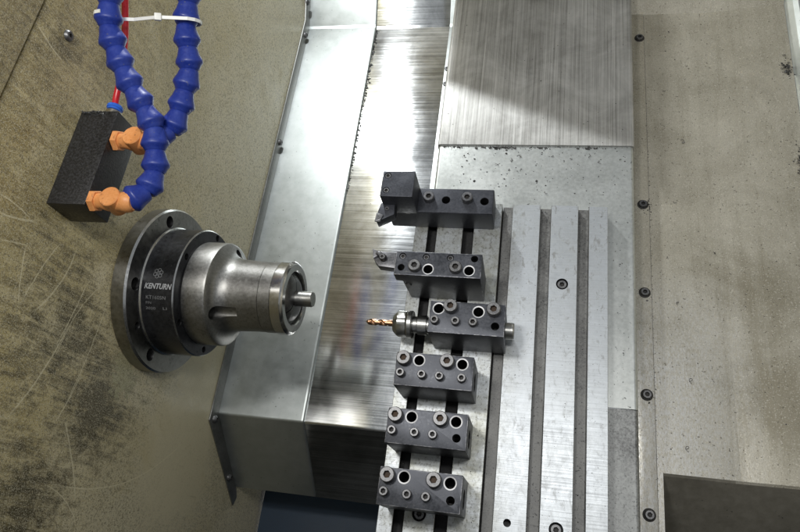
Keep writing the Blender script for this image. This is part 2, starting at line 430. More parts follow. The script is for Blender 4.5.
# rise at the back
fl.add([(268.5, 690, zb), (XB - 9, 690, zb), (XB - 9, 820, zb + 75), (268.5, 820, zb + 75), (268.5, 1180, zb + 180), (XB - 9, 1180, zb + 180)], [(0, 1, 2, 3), (3, 2, 5, 4)])
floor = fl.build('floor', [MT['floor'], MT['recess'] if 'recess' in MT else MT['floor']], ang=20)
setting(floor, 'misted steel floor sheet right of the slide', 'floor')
# right wall: rounded bright lip and a leaning panel
rw = MB()
lip = [(494, zb + 12), (496, zb + 20), (500, zb + 30), (505, zb + 36), (513, zb + 39)]
pts = lip + [(560, zb + 150), (640, zb + 420), (640, zb + 420)]
for i in range(len(pts) - 2):
    (a, b), (c, d) = pts[i], pts[i + 1]
    rw.add([(a, -420, b), (a, 1180, b), (c, 1180, d), (c, -420, d)], [(0, 1, 2, 3)], 1 if i < 4 else 0)
side = rw.build('wall', [MT['floor'], MT['cover']], ang=60)
setting(side, 'leaning steel side wall with a bright bent edge', 'wall')

# ------------------------------------------------------------------ way covers
def wrap(prof, x0, x1, mb, m=0):
    for (a, b), (c, d) in zip(prof[:-1], prof[1:]):
        mb.add([(x0, a, b), (x1, a, b), (x1, c, d), (x0, c, d)], [(0, 1, 2, 3)], m)
def cover_prof(z):
    p = [(1180, z + 175), (812, z + 1.5)]
    p += [(806, z)]
    p += [(14, z)]
    for k in range(1, 6):
        a = rad(52) * k / 5; p.append((14 - 6 * math.sin(a), z - 6 * (1 - math.cos(a))))
    p += [(-88, z - 126)]
    p += [(-86, z - 128.5), (-70, z - 128.5)]
    return p
c1 = thing('way_cover', 'smooth pale steel way cover beside the beige spindle wall', 'way cover', (-275, 300, -191))
mb = MB(); pr1 = cover_prof(-191)
wrap(pr1, XW + 1.2, -207, mb)
for (a, b), (c, d) in zip(pr1[:-1], pr1[1:]):       # rolled lip on the right, 4 mm high
    mb.add([(-207, a, b), (-204.5, a, b - .4), (-204.5, c, d - .4), (-207, c, d)], [(0, 1, 2, 3)])
    mb.add([(-204.5, a, b - .4), (-203, a, b - 2), (-203, c, d - 2), (-204.5, c, d - .4)], [(0, 1, 2, 3)])
    mb.add([(-203, a, b - 2), (-203, a, b - 9), (-203, c, d - 9), (-203, c, d - 2)], [(0, 1, 2, 3)])
mb.build('cover_sheet', MT['cover'], c1, ang=25)
# flange of the cover screwed to the wall, following the front bend
fb = MB()
inner = [(1180, -16), (812, -189.5), (806, -191), (12, -191), (-88, -317)]
outer = [(1168, 8), (806, -164.5), (-3, -165.5), (-120, -321)]
fl_poly = [(1180, -16), (812, -190), (12, -191), (-92, -322), (-104, -330), (-118, -322), (-4, -166), (806, -164.5), (1168, 8)]
fb.prism(fl_poly, 'x', XW + .1, XW + 2.4)
fb.build('flange', MT['bracket'], c1, bevel=.5)
for (y, z) in ((841, -152), (778, -178), (517, -178), (0, -181), (-77, -281)):
    s_ = MB().lathe([(XW + 2.4, 6.2), (XW + 5, 6.0), (XW + 7.5, 3.8), (XW + 7.5, 2.2), (XW + 5.0, 2.0)], (0, y, z), 'x', 20, False, True, [0, 0, 0, 1])
    s_.build('screw', [MT['screw'], MT['socket_dark']], c1)

c2 = thing('way_cover', 'brushed telescopic way cover with a bright streak beside the cross slide', 'way cover', (-110, 300, -196))
mb = MB(); pr2 = cover_prof(-196)
wrap(pr2, -226, -52, mb, 0)
wrap([(a, b + .25) for a, b in pr2], -52, 60, mb, 1)
mb.build('cover_sheet', [MT['brush_x'], MT['cover']], c2, ang=25)
for y in (700, 664):
    cap_screw_mb(4.5, 3, 2, -47, y, -195.8, .6, 2).build('screw', [MT['screw'], MT['socket_dark']], c2)

# ------------------------------------------------------------------ cross slide: cover sheets and saddle
c3 = thing('slide_cover', 'vertically brushed steel slide cover behind the tool table', 'slide cover', (126, 700, -21))
mb = MB()
def sheet_prof(x0, x1, zt, zl, r=5):
    p = [(x0, zl)]
    for k in range(0, 6):
        a = rad(90) * k / 5; p.append((x0 + r - r * math.cos(a), zt - r + r * math.sin(a)))
    for k in range(0, 6):
        a = rad(90) * k / 5; p.append((x1 - r + r * math.sin(a), zt - r + r * math.cos(a)))
    p.append((x1, zl)); return p
pf = sheet_prof(-14.5, 267.5, -22, -190)
n = len(pf)
for i in range(n - 1):
    (a, b), (c, d) = pf[i], pf[i + 1]
    mb.add([(a, 411, b), (a, 1175, b), (c, 1175, d), (c, 411, d)], [(0, 1, 2, 3)])
mb.add([(a, 411, b) for a, b in pf] + [(a + (1.5 if i < n / 2 else -1.5), 411, b - 1.5) for i, (a, b) in enumerate(pf)], [(i, i + 1, n + i + 1, n + i) for i in range(n - 1)])
mb.build('cover_sheet', MT['brush_y'], c3, ang=30)

sd = thing('saddle_cover', 'pale folded sheet under the tool table, dotted with chips', 'saddle cover', (126, 200, -25))
def fold(y0, y1, x0, x1, zt, mat, name='cover_sheet', r=4.5):
    mb = MB(); pf = sheet_prof(x0, x1, zt, -190, r); n = len(pf)
    for i in range(n - 1):
        (a, b), (c, d) = pf[i], pf[i + 1]
        mb.add([(a, y0, b), (a, y1, b), (c, y1, d), (c, y0, d)], [(0, 1, 2, 3)])
    for yy in (y0, y1):
        mb.add([(a, yy, b) for a, b in pf] + [(a + (1.5 if i < n / 2 else -1.5), yy, b - 1.5) for i, (a, b) in enumerate(pf)], [(i, i + 1, n + i + 1, n + i) for i in range(n - 1)])
    return mb.build(name, mat, sd, ang=30)
fold(39.5, 412, -12.5, 266, -24.5, MT['saddle'])
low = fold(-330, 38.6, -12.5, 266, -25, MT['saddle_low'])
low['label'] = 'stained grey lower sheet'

# strip along the right side of the slide with its row of bolts
rs_ = thing('edge_strip', 'narrow steel strip with a row of socket bolts right of the slide', 'edge strip', (280, 300, -60))
MB().box(262, 290.4, -330, 690, -64, -58.6).build('strip', MT['floor'], rs_, bevel=.6)
for y in (712, 640, 337, 203.5, 66.6, -73.8):
    if y > 690: continue
    x = 283.5 - (690 - y) / 760 * 3
    pk = MB().lathe([(-58.55, 7.6), (-58.3, 7.2), (-58.3, 0.2)], (x, y, 0), 'z', 28, False, False)  # dark flat disc standing in for the shaded, recessed bolt pocket
    pk.build('pocket_disc', MT['socket_dark'], rs_)
    cap_screw_mb(5.4, 4.0, 2.8, x, y, -58.3, .8, 3).build('bolt', [MT['screw'], MT['socket_dark']], rs_)

# ------------------------------------------------------------------ T-slot table
tb = thing('slotted_table', 'ground steel table with long slots carrying the tool holders', 'machine table', (101, 50, -25))
xs0, xs1, yt0, yt1 = -26.5, 228.5, -260, 299.5
poly = [(xs0, -24.2), (xs1, -24.2), (xs1, 0)]
for (a, b, d, ud) in reversed([(-8.5, 3.8, 17, 6), (39.5, 54, 17, 6), (90.2, 91.6, 20, 0), (91.6, 104.5, 9.5, 1.5), (141.5, 155.5, 10.5, 0), (190.8, 204.5, 10.5, 0)]):
    if d == 9.5:
        poly += [(b, 0), (b, -d), (a, -d)]
    elif d == 20:
        poly += [(b, -d), (a, -d), (a, 0)]
    elif ud:
        poly += [(b, 0), (b, -9), (b + ud, -9), (b + ud, -d), (a - ud, -d), (a - ud, -9), (a, -9), (a, 0)]
    else:
        poly += [(b, 0), (b, -d), (a, -d), (a, 0)]
poly += [(xs0, 0)]
mb = MB(); mb.prism(poly, 'y', yt0, yt1)
# groove floors and walls get the dirty steel
for i, f in enumerate(mb.f):
    if len(f) == 4:
        vs = [mb.v[k] for k in f]
        zmax = max(p.z for p in vs); zmin = min(p.z for p in vs); xm = sum(p.x for p in vs) / 4
        if zmin > -24 and zmin < -1: mb.m[i] = 2 if xm < 80 else 1
table = mb.build('table_top', [MT['table'], MT['groove'], MT['slot']], tb, bevel=.5, seg=1, ang=30)
cuts = []
for (x, y, r) in ((172.4, 185.8, 7.2), (173.6, -105.2, 7.6), (21.1, -106.9, 7.8)):
    cuts.append(MB().lathe([(1, r + .9), (-.6, r), (-8, r)], (x, y, 0), 'z', 32).build('c', MT['bore'], tb))
cuts.append(MB().lathe([(1, 4.6), (-.5, 4.2), (-14, 4.2)], (120.5, -104.5, 0), 'z', 24).build('c', MT['bore'], tb))
cut(table, cuts, 30)
for (x, y) in ((172.4, 185.8), (173.6, -105.2), (21.1, -106.9)):
    cap_screw_mb(6.0, 7, 3.0, x, y, -8, .7, 3.5).build('screw', [MT['screw'], MT['socket_dark']], tb)
# ------------------------------------------------------------------ tool holder blocks
GH = 'tool holder blocks in a row on the slotted table'
BW, BD, BH = 90, 39, 66.6
def holder_body(x, y, bw, bd, bh, root, holes, bores=(), mat=None, base=None, bev=.7):
    mb = MB()
    mb.box(x, x + bw, y, y + bd, base if base else 0, bh)
    o = mb.build('body', [mat or MT['block'], MT['worn_edge'], MT['bore'], MT['edge']], root, bevel=bev, bm_edge=1)
    cs = []
    for h in holes:
        hx, hy, r, d = h[:4]
        c = hole_cutter(r, x + hx, y + hy, bh, d,   .5 if len(h) > 4 else 1.6).build('c', [MT['bore'] if len(h) > 4 else MT['edge'], MT['bore']], root); cs.append(c)
    for (yy, zz, r) in bores:
        c = MB().lathe([(x - 2, r), (x + bw + 2, r)], (0, yy, zz), 'x', 40).build('c', MT['bore'], root); cs.append(c)
    cut(o, cs)
    return o
def holder(x, y, small, extra, label, socket='socket'):
    root = thing('tool_holder', label, 'tool holder', (x + BW / 2, y + BD / 2, 0), GH)
    holes = [(27, 30.5, 5.6, 40), (77, 29.6, 5.6, 40)]
    if extra: holes.append((79, 12.2, 4.2, 22, 0))
    holder_body(x, y, BW, BD, BH, root, holes, [(y + 17, 36, 10.5)])
    for k, hx in enumerate((9.6, 60)):
        cap_screw_mb(8.2, 9.0, 3.9, x + hx, y + 30.6, BH, 1.0, 4, rot=.2 + k).build('clamp_screw', [MT['screw'], MT[socket]], root)
    for k, hx in enumerate(small):
        cap_screw_mb(4.9, 7.5, 2.7, x + hx, y + 13.6 - k * .3, BH, .7, 4.5, rot=.5 + k).build('set_screw', [MT['screw'], MT['socket_dark']], root)
    return root
h4 = holder(-14.6, 23.9, (7.6, 32.4, 52.8, 78), False, 'black holder with four small screws, just below the one holding the drill', 'socket')
h5 = holder(-15.7, -41, (7.6, 33, 53.3), True, 'black empty holder with three small screws, between two other empty ones', 'socket')
h6 = dup(h5, (-.4, -64.3, 0), 'black empty holder at the front end of the table, nearest the dark tray')

# holder with the drill
h3 = thing('tool_holder', 'black holder gripping the collet chuck that carries the copper drill', 'tool holder', (62, 108, 0), GH)
holder_body(18.3, 88.7, 88.7, 39.2, 68.5, h3, [(10.4, 29.8, 5.8, 40), (57.6, 28.4, 5.8, 40), (78, 12, 4.4, 22, 0)], [(108, 32, 10.2)])
for k, (hx, hy) in enumerate(((24.9, 31.5), (75.3, 30.6))):
    cap_screw_mb(8.2, 9.0, 3.9, 18.3 + hx, 88.7 + hy, 68.5, 1.0, 4, rot=.4 + k).build('clamp_screw', [MT['screw'], MT['socket']], h3)
for k, hx in enumerate((7.5, 32.1, 52.5)):
    cap_screw_mb(5.0, 7.5, 2.7, 18.3 + hx, 88.7 + 13.8, 68.5, .7, 4.5, rot=.1 + k).build('set_screw', [MT['screw'], MT['socket_dark']], h3)
# collet chuck in it
AY, AZ = 108, 32
cc = thing('collet_chuck', 'steel straight shank collet chuck clamped in the third holder', 'collet chuck', (18, AY, AZ))
mb = MB(); n = 48
def hexring(R, x, rc):
    out = []
    for i in range(n):
        a = 2 * math.pi * i / n; b = (a + math.pi / 6) % (math.pi / 3) - math.pi / 6
        q = min(R * math.cos(math.pi / 6) / math.cos(b), rc); out.append(Vector((x, AY + q * math.cos(a), AZ + q * math.sin(a))))
    return out
mb.rings([hexring(14, -31, 10.5), hexring(18, -27, 14.5), hexring(18, -24.5, 16.4), hexring(18, -14.5, 16.4), hexring(17, -13, 15)], True, True)
mb.lathe([(-13, 13), (-12.9, 16.6), (-12, 17.2), (-7.5, 17.2), (-6.6, 16.6), (-6.5, 9)], (0, AY, AZ), 'x', 48, False, True)
mb.build('nut', MT['pin'], cc, ang=28)
mb = MB(); mb.lathe([(-7, 10.4), (-1, 10.4), (-.4, 10.0), (.2, 11.6)], (0, AY, AZ), 'x', 40, False, False)
mb.rings([hexring(14, .2, 12.2), hexring(14, 11, 12.2), hexring(14, 11.4, 11.8)], True, True)
mb.lathe([(11.4, 10.2), (115.5, 10.2), (117, 9.2), (117, 3), (112, 3)], (0, AY, AZ), 'x', 40, False, True)
mb.build('shank', MT['pin'], cc, ang=28)
dr = MB(); R = []
N = 90
for k in range(N):
    t = k / (N - 1); x = -67 + 37 * t; a0 = x * .24
    tip = min(1, max(.06, (x + 67.2) / 3.2))
    fl_ = 1 if x < -41 else max(0, 1 - (x + 41) / 4)
    ring = []
    for i in range(40):
        a = 2 * math.pi * i / 40
        q = 3.9 * tip * (1 - .48 * fl_ * max(0, math.cos(2 * a)) ** .8)
        ring.append(Vector((x, AY + q * math.cos(a + a0), AZ + q * math.sin(a + a0))))
    R.append(ring)
dr.rings(R, True, True)
tag(dr.build('drill_bit', MT['drill'], None, org=(-49, AY, AZ), ang=50), 'copper coloured twist drill pointing left from the collet chuck', 'drill bit')

# stepped holder with a turning tool under its upper plate
h2 = thing('tool_holder', 'black holder with an overhanging top, holding the square shank turning tool', 'tool holder', (23, 171, 0), GH)
x0, y0, ww, dd, hh = -29.6, 155.7, 105.5, 31.3, 77.1
body = MB().prism([(0, 0), (dd, 0), (dd, hh), (-1.2, hh), (-1.2, hh - 17), (0, hh - 19)], 'x', x0, x0 + ww)
poly2 = [(x0 + 10, 0), (x0 + ww, 0), (x0 + ww, hh), (x0, hh), (x0, hh - 19), (x0 + 8, hh - 21)]
mbx = MB().prism(poly2, 'y', y0, y0 + dd)
o = mbx.build('body', [MT['block'], MT['worn_edge'], MT['bore'], MT['edge']], h2, bevel=.7, bm_edge=1)
cs = [hole_cutter(r, x0 + a, y0 + b, hh, d, 1.5 if e else .4).build('c', [MT['edge'] if e else MT['bore'], MT['bore']], h2) for a, b, r, d, e in
      ((41.5, 9, 5.6, 40, 1), (91, 9.4, 5.6, 40, 1), (8.2, 9.6, 4.0, 22, 0), (96.5, 25, 4.0, 22, 0), (8.4, 24.8, 3.9, 3, 0), (37.6, 24.9, 3.9, 3, 0), (67.3, 25, 3.9, 3, 0))]
cut(o, cs)
for k, (a, b) in enumerate(((25.2, 11), (75, 11.4))):
    cap_screw_mb(7.6, 7.0, 3.7, x0 + a, y0 + b, hh, 1.0, 4, rot=.3 + k).build('clamp_screw', [MT['screw'], MT['socket_dark']], h2)
for k, (a, b) in enumerate(((8.4, 24.8), (37.6, 24.9), (67.3, 25))):
    cap_screw_mb(3.6, 1.6, 2.2, x0 + a, y0 + b, hh - 2.6, .5, 1.6, rot=.1 + k).build('set_screw', [MT['screw_dark'], MT['socket_dark']], h2)
MB().lathe([(y0 - 1.4, 3.4), (y0 - .6, 4.0), (y0 + 1, 4.0)], (-16, 0, 45), 'y', 20).build('plug', MT['screw'], h2)
# its tool
t2 = thing('turning_tool', 'grey square shank turning tool with a clamped pointed insert, second holder', 'turning tool', (-40, 178, 60))
MB().prism([(-29.8, 168.5), (-29.8, 189.5), (-58.5, 190.8), (-60, 188), (-59, 177), (-52.5, 170.5)], 'z', 52, 66).build('shank', MT['screw_dark'], t2, bevel=.6)
MB().prism([(-62.6, 191.8), (-60, 178.8), (-50, 187.2)], 'z', 66.1, 70).build('insert', MT['carbide'], t2, bevel=.4)
mbc = MB()
R = []
for z, k in ((66, 1), (71, 1), (73, .7)):
    ring = []
    for i in range(28):
        a = 2 * math.pi * i / 28
        px = -47.5 + 4.6 * k * math.cos(a); py = 180.5 + 4.6 * k * math.sin(a)
        if math.cos(a - 2.5) > .7: px += -5.5 * k; py += 4.2 * k
        ring.append(Vector((px, py, z)))
    R.append(ring)
mbc.rings(R, True, True).build('clamp', MT['screw_dark'], t2)
cap_screw_mb(3.6, 2.4, 1.9, -47.5, 179.5, 73, .5, 2).build('screw', [MT['screw'], MT['socket_dark']], t2)

# L-shaped holder at the back
h1 = thing('tool_holder', 'black L shaped holder with a raised square head at the back of the row', 'tool holder', (11, 278, 0), GH)
mb = MB().box(-58.5, 81.5, 259.5, 296.5, 0.2, 43.7)
o = mb.build('body', [MT['block_dull'], MT['worn_edge'], MT['bore']], h1, bevel=2.2, seg=3)
cs = [hole_cutter(5.2, a, b, 43.7, 30, .5).build('c', [MT['bore'], MT['bore']], h1) for a, b in ((18.9, 279), (69.6, 278.4))]
cut(o, cs)
hd = MB().box(-60.2, -17.8, 259.2, 296.8, 40, 85.1).build('head', [MT['block_dull'], MT['edge'], MT['bore']], h1, bevel=.9)
cut(hd, [hole_cutter(4.2, a, b, 85.1, 3, .3).build('c', [MT['bore'], MT['bore']], h1) for a, b in ((-53.3, 289.8), (-52.9, 268.2))])
for k, (a, b) in enumerate(((-53.3, 289.8), (-52.9, 268.2))):
    cap_screw_mb(3.8, 2.2, 2.3, a, b, 85.1 - 2.6, .5, 2, rot=k).build('set_screw', [MT['screw'], MT['socket_dark']], h1)
for k, (a, b) in enumerate(((-3.6, 280.2), (47.2, 280.2))):
    cap_screw_mb(7.2, 8.5, 3.6, a, b, 43.7, 1.0, 4, rot=.2 + k).build('clamp_screw', [MT['screw_dark'], MT['socket_dark']], h1)
t1 = thing('turning_tool', 'dark turning tool with a slanted tip under the raised head of the back holder', 'turning tool', (-55, 250, 55))
MB().prism([(-63, 262), (-44.5, 262), (-43.5, 246), (-65.5, 234), (-67.2, 238), (-65.6, 250)], 'z', 46, 62).build('shank', MT['block_dull'], t1, bevel=.5)
MB().prism([(-66.3, 246), (-57, 243), (-60.5, 234.8), (-67.4, 233.2)], 'z', 62.1, 65).build('insert', MT['carbide'], t1, bevel=.4)
MB().lathe([(65, 2.4), (65.4, 2.2), (65.4, 1.2), (64.8, 1.1)], (-62.4, 239.6, 0), 'z', 20, False, True, [0, 0, 1]).build('insert_screw', [MT['screw'], MT['bore']], t1)
MB().lathe([(62, 2.8), (63, 2.6), (63, 1.4), (62.2, 1.3)], (-54, 253.5, 0), 'z', 20, False, True, [0, 0, 1]).build('screw', [MT['screw'], MT['bore']], t1)

# ------------------------------------------------------------------ spindle
SY, SZ = 126.4, 50
O = (0, SY, SZ)
sp = thing('spindle', 'grey spindle nose with stepped rings on the beige wall, etched with lettering', 'lathe spindle', (XW, SY, SZ))
def pol(r, deg): return SY + r * math.cos(rad(deg)), SZ + r * math.sin(rad(deg))
f = MB().lathe([(XW + .1, 107.3), (XW + 1, 108.3), (-330.5, 108.3), (-328.2, 106.2), (-328, 60)], O, 'x', 128, True, True, [0, 0, 1, 0]).build('flange', [MT['flange'], MT['nose'], MT['bore']], sp)
fh = [(93, 36.9), (90, 106), (90, 139.5, 4.6), (93, 170.5), (97, -127), (93, 252), (93, 310)]
cs = []
for h in fh:
    y, z = pol(h[0], h[1]); r = h[2] if len(h) > 2 else 7.6
    cs.append(MB().lathe([(-326, r + 1.3), (-329, r), (-341, r)], (0, y, z), 'x', 28).build('c', MT['bore'], sp))
cut(f, cs)
for h in fh:
    if len(h) > 2: continue
    y, z = pol(h[0], h[1])
    MB().lathe([(-341, 6.2), (-335.8, 6.2), (-335, 5.4), (-335, 3.2), (-338, 3.0)], (0, y, z), 'x', 24, False, True, [0, 0, 0, 1]).build('bolt', [MT['screw_dark'], MT['socket_dark']], f)
    col.objects[-1] if False else None
rg = MB().lathe([(-328.1, 84.5), (-326, 84.5), (-324.6, 82.6), (-283.6, 82.6), (-282.2, 81.2), (-282, 40)], O, 'x', 128, True, True, [0, 1, 0, 1, 0]).build('ring', [MT['ring'], MT['nose'], MT['bore']], sp)
cs = []
rh = [(76, 7.4), (72.5, 73.3), (72.5, 141), (74, -157.5), (74, 275), (74, 320)]
for r, a in rh:
    y, z = pol(r, a); cs.append(MB().lathe([(-281, 4.7), (-283, 4.3), (-292, 4.3)], (0, y, z), 'x', 24).build('c', MT['bore'], sp))
cut(rg, cs)
prof = [(-282.1, 66), (-280.5, 67), (-253.5, 67), (-251, 66), (-249.4, 63.5), (-248.6, 60)]
for k in range(1, 9):                                       # fillet from the flange to the body
    a = rad(90) * k / 8; prof.append((-248.6 + 20 * (1 - math.cos(a)) + 1, 60 - 13.4 * math.sin(a) - .3))
prof += [(-205, 45.2), (-192, 45.2)]
bd = MB().lathe(prof, O, 'x', 128).build('chuck_body', MT['cast'], sp, ang=28)
cs = []
for a in (8, 137, 250, 310):
    y, z = pol(52, a)
    cs.append(MB().lathe([(-262, 8.8), (-219, 8.8)], (0, y, z), 'x', 28).build('c', MT['cast'], sp))
cut(bd, cs, 28)
for a in (8, 137, 250, 310):
    y, z = pol(52, a)
    MB().lathe([(-262, 6.3), (-257, 6.3), (-256, 5.5), (-256, 3.4), (-260, 3.2)], (0, y, z), 'x', 24, False, True, [0, 0, 0, 1]).build('bolt', [MT['screw_dark'], MT['bore']], sp)
MB().lathe([(-191.9, 44.4), (-191.2, 45.6), (-176.2, 45.6), (-175.6, 44.6)], O, 'x', 128).build('sleeve', MT['cast'], sp, ang=28)
MB().lathe([(-175.5, 45.2), (-174.6, 47), (-162.5, 47), (-160, 45), (-159, 43.2), (-159, 35.4), (-160.5, 34), (-166, 33.5)], O, 'x', 128, True, True).build('nose_ring', MT['nose'], sp, ang=28)
cl = MB().lathe([(-165.8, 33.2), (-164, 32), (-158.4, 24), (-157.4, 19), (-157.4, 10.1), (-165, 10.1)], O, 'x', 96).build('collet', MT['collet'], sp, ang=28)
cs = []
for k in range(3):
    a = 30 + 120 * k
    m_ = MB(); u = Vector((0, math.cos(rad(a)), math.sin(rad(a)))); v = Vector((0, -u.z, u.y)); c0 = Vector(O)
    pts = [c0 + u * r + v * s + Vector((x, 0, 0)) for x in (-164, -150) for r in (8, 36) for s in (-.7, .7)]
    m_.add(pts, [(0, 2, 3, 1), (4, 5, 7, 6), (0, 1, 5, 4), (2, 6, 7, 3), (0, 4, 6, 2), (1, 3, 7, 5)])
    cs.append(m_.build('c', MT['bore'], sp))
cut(cl, cs, 28)
pb = MB().lathe([(-163, 9.9), (-136, 9.9), (-135, 9.0), (-135, 0.1)], O, 'x', 48, False, True)
tag(pb.build('round_bar', MT['pin'], None, org=(-150, SY, SZ), ang=28), 'short polished steel bar gripped in the spindle collet', 'bar')

def curved_text(txt, size, x0, theta, mat, shear=0., sx=1., name='lettering', bold=0., width=None):
    cu = bpy.data.curves.new('t', 'FONT'); cu.body = txt; cu.size = size; cu.shear = shear; cu.offset = bold; cu.resolution_u = 3
    to = bpy.data.objects.new('t', cu); col.objects.link(to)
    bpy.context.view_layer.update()
    me = bpy.data.meshes.new_from_object(to.evaluated_get(bpy.context.evaluated_depsgraph_get()))
    bpy.data.objects.remove(to)
    xs = [v.co.x for v in me.vertices]; mn, mx = min(xs), max(xs)
    k = (width / (mx - mn)) if width else sx
    r = 82.72
    bm = bmesh.new(); bm.from_mesh(me)
    bmesh.ops.triangulate(bm, faces=bm.faces)
    for v in bm.verts:
        th = rad(theta) - v.co.y / r
        v.co = Vector((x0 + (v.co.x - mn) * k - XW, r * math.cos(th), r * math.sin(th))) * S
    bmesh.ops.recalc_face_normals(bm, faces=bm.faces)
    bm.to_mesh(me); bm.free()
    me.name = name; me.materials.clear(); me.materials.append(mat)
    o = bpy.data.objects.new(name, me); col.objects.link(o); o.parent = rg
    return o
curved_text('KENTURN', 9.2, -320.5, 108.6, MT['etch'], .25, bold=.25, width=36)
curved_text('KT1605N', 6.0, -317.5, 117.3, MT['etch_faint'], width=26)
curved_text('P/N', 4.4, -317.5, 121.5, MT['etch_faint'], width=7)
curved_text('2020', 4.4, -318, 126.2, MT['etch_faint'], width=13)
curved_text('LI', 4.6, -295, 126.0, MT['etch_faint'], width=5)
# round emblem of six looped petals above the name
em = MB(); r = 82.75
def ring_poly(cx, cy, R0, R1, nn=20):
    vs = []; fs = []
    for i in range(nn):
        a = 2 * math.pi * i / nn
        for R in (R0, R1):
            x = cx + R * math.cos(a); t = rad(95.5) - (cy + R * math.sin(a)) / r
            vs.append((-305 + x, SY + r * math.cos(t), SZ + r * math.sin(t)))
    for i in range(nn):
        j = (i + 1) % nn; fs.append((2 * i, 2 * i + 1, 2 * j + 1, 2 * j))
    em.add(vs, fs)
for k in range(6):
    a = math.pi * k / 3 + .3; ring_poly(4.2 * math.cos(a), 4.2 * math.sin(a), 1.7, 2.35)
ring_poly(0, 0, 1.0, 1.5)
eo = em.build('emblem', MT['etch_faint'], sp); eo.parent = rg

# the ring, flange and bolts share the spindle's base: bolts hang from the flange as sub-parts

# ------------------------------------------------------------------ coolant manifold
mf = thing('coolant_manifold', 'wet black coolant block with two orange valves on the beige wall', 'coolant manifold', (XW, 183, 267))
MB().box(XW + .2, -303, 127.3, 241, 246.8, 287.6).build('block', MT['black_box'], mf, bevel=1.2)
def valve(y, z):
    v = MB(); n0 = 36
    def hx(R, x): 
        out = []
        for i in range(n0):
            a = 2 * math.pi * i / n0; b = a % (math.pi / 3) - math.pi / 6
            q = R * math.cos(math.pi / 6) / math.cos(b); out.append(Vector((x, y + q * math.cos(a), z + q * math.sin(a))))
        return out
    v.rings([hx(9, -303), hx(11.5, -302), hx(11.5, -297), hx(10.5, -296)], False, True)
    v.lathe([(-296, 8), (-290, 8.4), (-284, 10), (-268, 10), (-264, 11), (-259, 10.2), (-256, 8)], (0, y, z), 'x', 32)
    vb = v.build('valve', MT['orange'], mf, ang=30)
    k = MB().lathe([(z - 11, 10.3), (z - 10, 10.8), (z + 10.6, 10.8), (z + 11.6, 10.0), (z + 11.6, .1)], (-277, y, 0), 'z', 36)
    ko = k.build('knob', MT['orange'], mf, ang=30); ko.parent = vb
valve(136, 279); valve(210, 277)

# segmented hoses
def catmull(P, n=12):
    P = [Vector(p) for p in P]; out = []
    Q = [P[0] * 2 - P[1]] + P + [P[-1] * 2 - P[-2]]
    for i in range(1, len(Q) - 2):
        for k in range(n):
            t = k / n; a, b, c, d = Q[i - 1:i + 3]
            out.append(.5 * ((2 * b) + (c - a) * t + (2 * a - 5 * b + 4 * c - d) * t * t + (3 * b - a - 3 * c + d) * t ** 3))
    out.append(P[-1]); return out
SEG = [(0, 8.6), (.06, 9.6), (.20, 10.4), (.40, 11.6), (.56, 13.2), (.68, 14.1), (.74, 14.2), (.80, 13.6), (.88, 12.0), (.97, 10.8), (1.04, 10.0), (1.10, 8.6)]
def hose(name, label, path, pitch):
    P = catmull(path)
    L = [0]
    for a, b in zip(P[:-1], P[1:]): L.append(L[-1] + (b - a).length)
    def at(s):
        for i in range(len(L) - 1):
            if L[i + 1] >= s: return P[i].lerp(P[i + 1], (s - L[i]) / max(1e-6, L[i + 1] - L[i]))
        return P[-1]
    root = thing(name, label, 'coolant hose', tuple(path[-1]), 'blue jointed coolant hoses')
    tot = L[-1]; ns = max(1, round(tot / pitch)); pt = tot / ns
    for k in range(ns):
        a, b = at(k * pt), at(min(tot, (k + 1) * pt)); ax = (b - a).normalized()
        u = ax.cross(Vector((.2, .3, .9))).normalized(); w_ = ax.cross(u)
        R = [[a + ax * (t * (b - a).length) + (u * math.cos(2 * math.pi * i / 36) + w_ * math.sin(2 * math.pi * i / 36)) * r_ for i in range(36)] for t, r_ in SEG]
        MB().rings(R, True, True).build('segment', MT['blue'], root, ang=40)
    return root
hose('coolant_hose', 'left blue jointed hose fed by the lower orange valve, passing in front',
     [(-330, 520, 470), (-305, 405, 398), (-299, 363, 376), (-299, 342, 365), (-299, 321, 354), (-299, 301, 344), (-290, 279, 330), (-280, 259, 318), (-266, 239, 305), (-253, 221, 293), (-250, 202, 284), (-247, 182, 276), (-247, 163, 271), (-255, 144, 273), (-264, 137, 278)], 23.2)
hose('coolant_hose', 'right blue jointed hose curling behind the other one to the upper orange valve',
     [(-240, 560, 430), (-232, 440, 372), (-231, 390, 347), (-232, 370, 337), (-232, 351, 327), (-235, 334, 318), (-233, 314, 307), (-230, 294, 295), (-234, 273, 286), (-238, 251, 278), (-242, 232, 272), (-250, 219, 273), (-260, 211, 277)], 23.2)

# red air tube with its push-in fitting
at_ = thing('air_tube', 'thin red air tube running up from the end of the black coolant block', 'air tube', (-318, 241, 276))
MB().tube(catmull([(-318, 250, 277), (-315, 262, 284), (-312, 285, 292), (-311, 322, 306), (-312, 352, 320), (-316, 400, 342), (-330, 470, 380)], 6), 3.6).build('tube', MT['red'], at_)
MB().lathe([(241, 8.5), (247, 8.5), (248, 7)], (-318, 0, 276), 'y', 28).build('fitting', MT['brass'], at_)
MB().lathe([(248, 7.5), (250, 7.5), (251, 8.6), (253.5, 8.6), (254.5, 7.6), (254.5, 4)], (-317.5, 0, 277.5), 'y', 28).build('release_ring', MT['lblue'], at_)

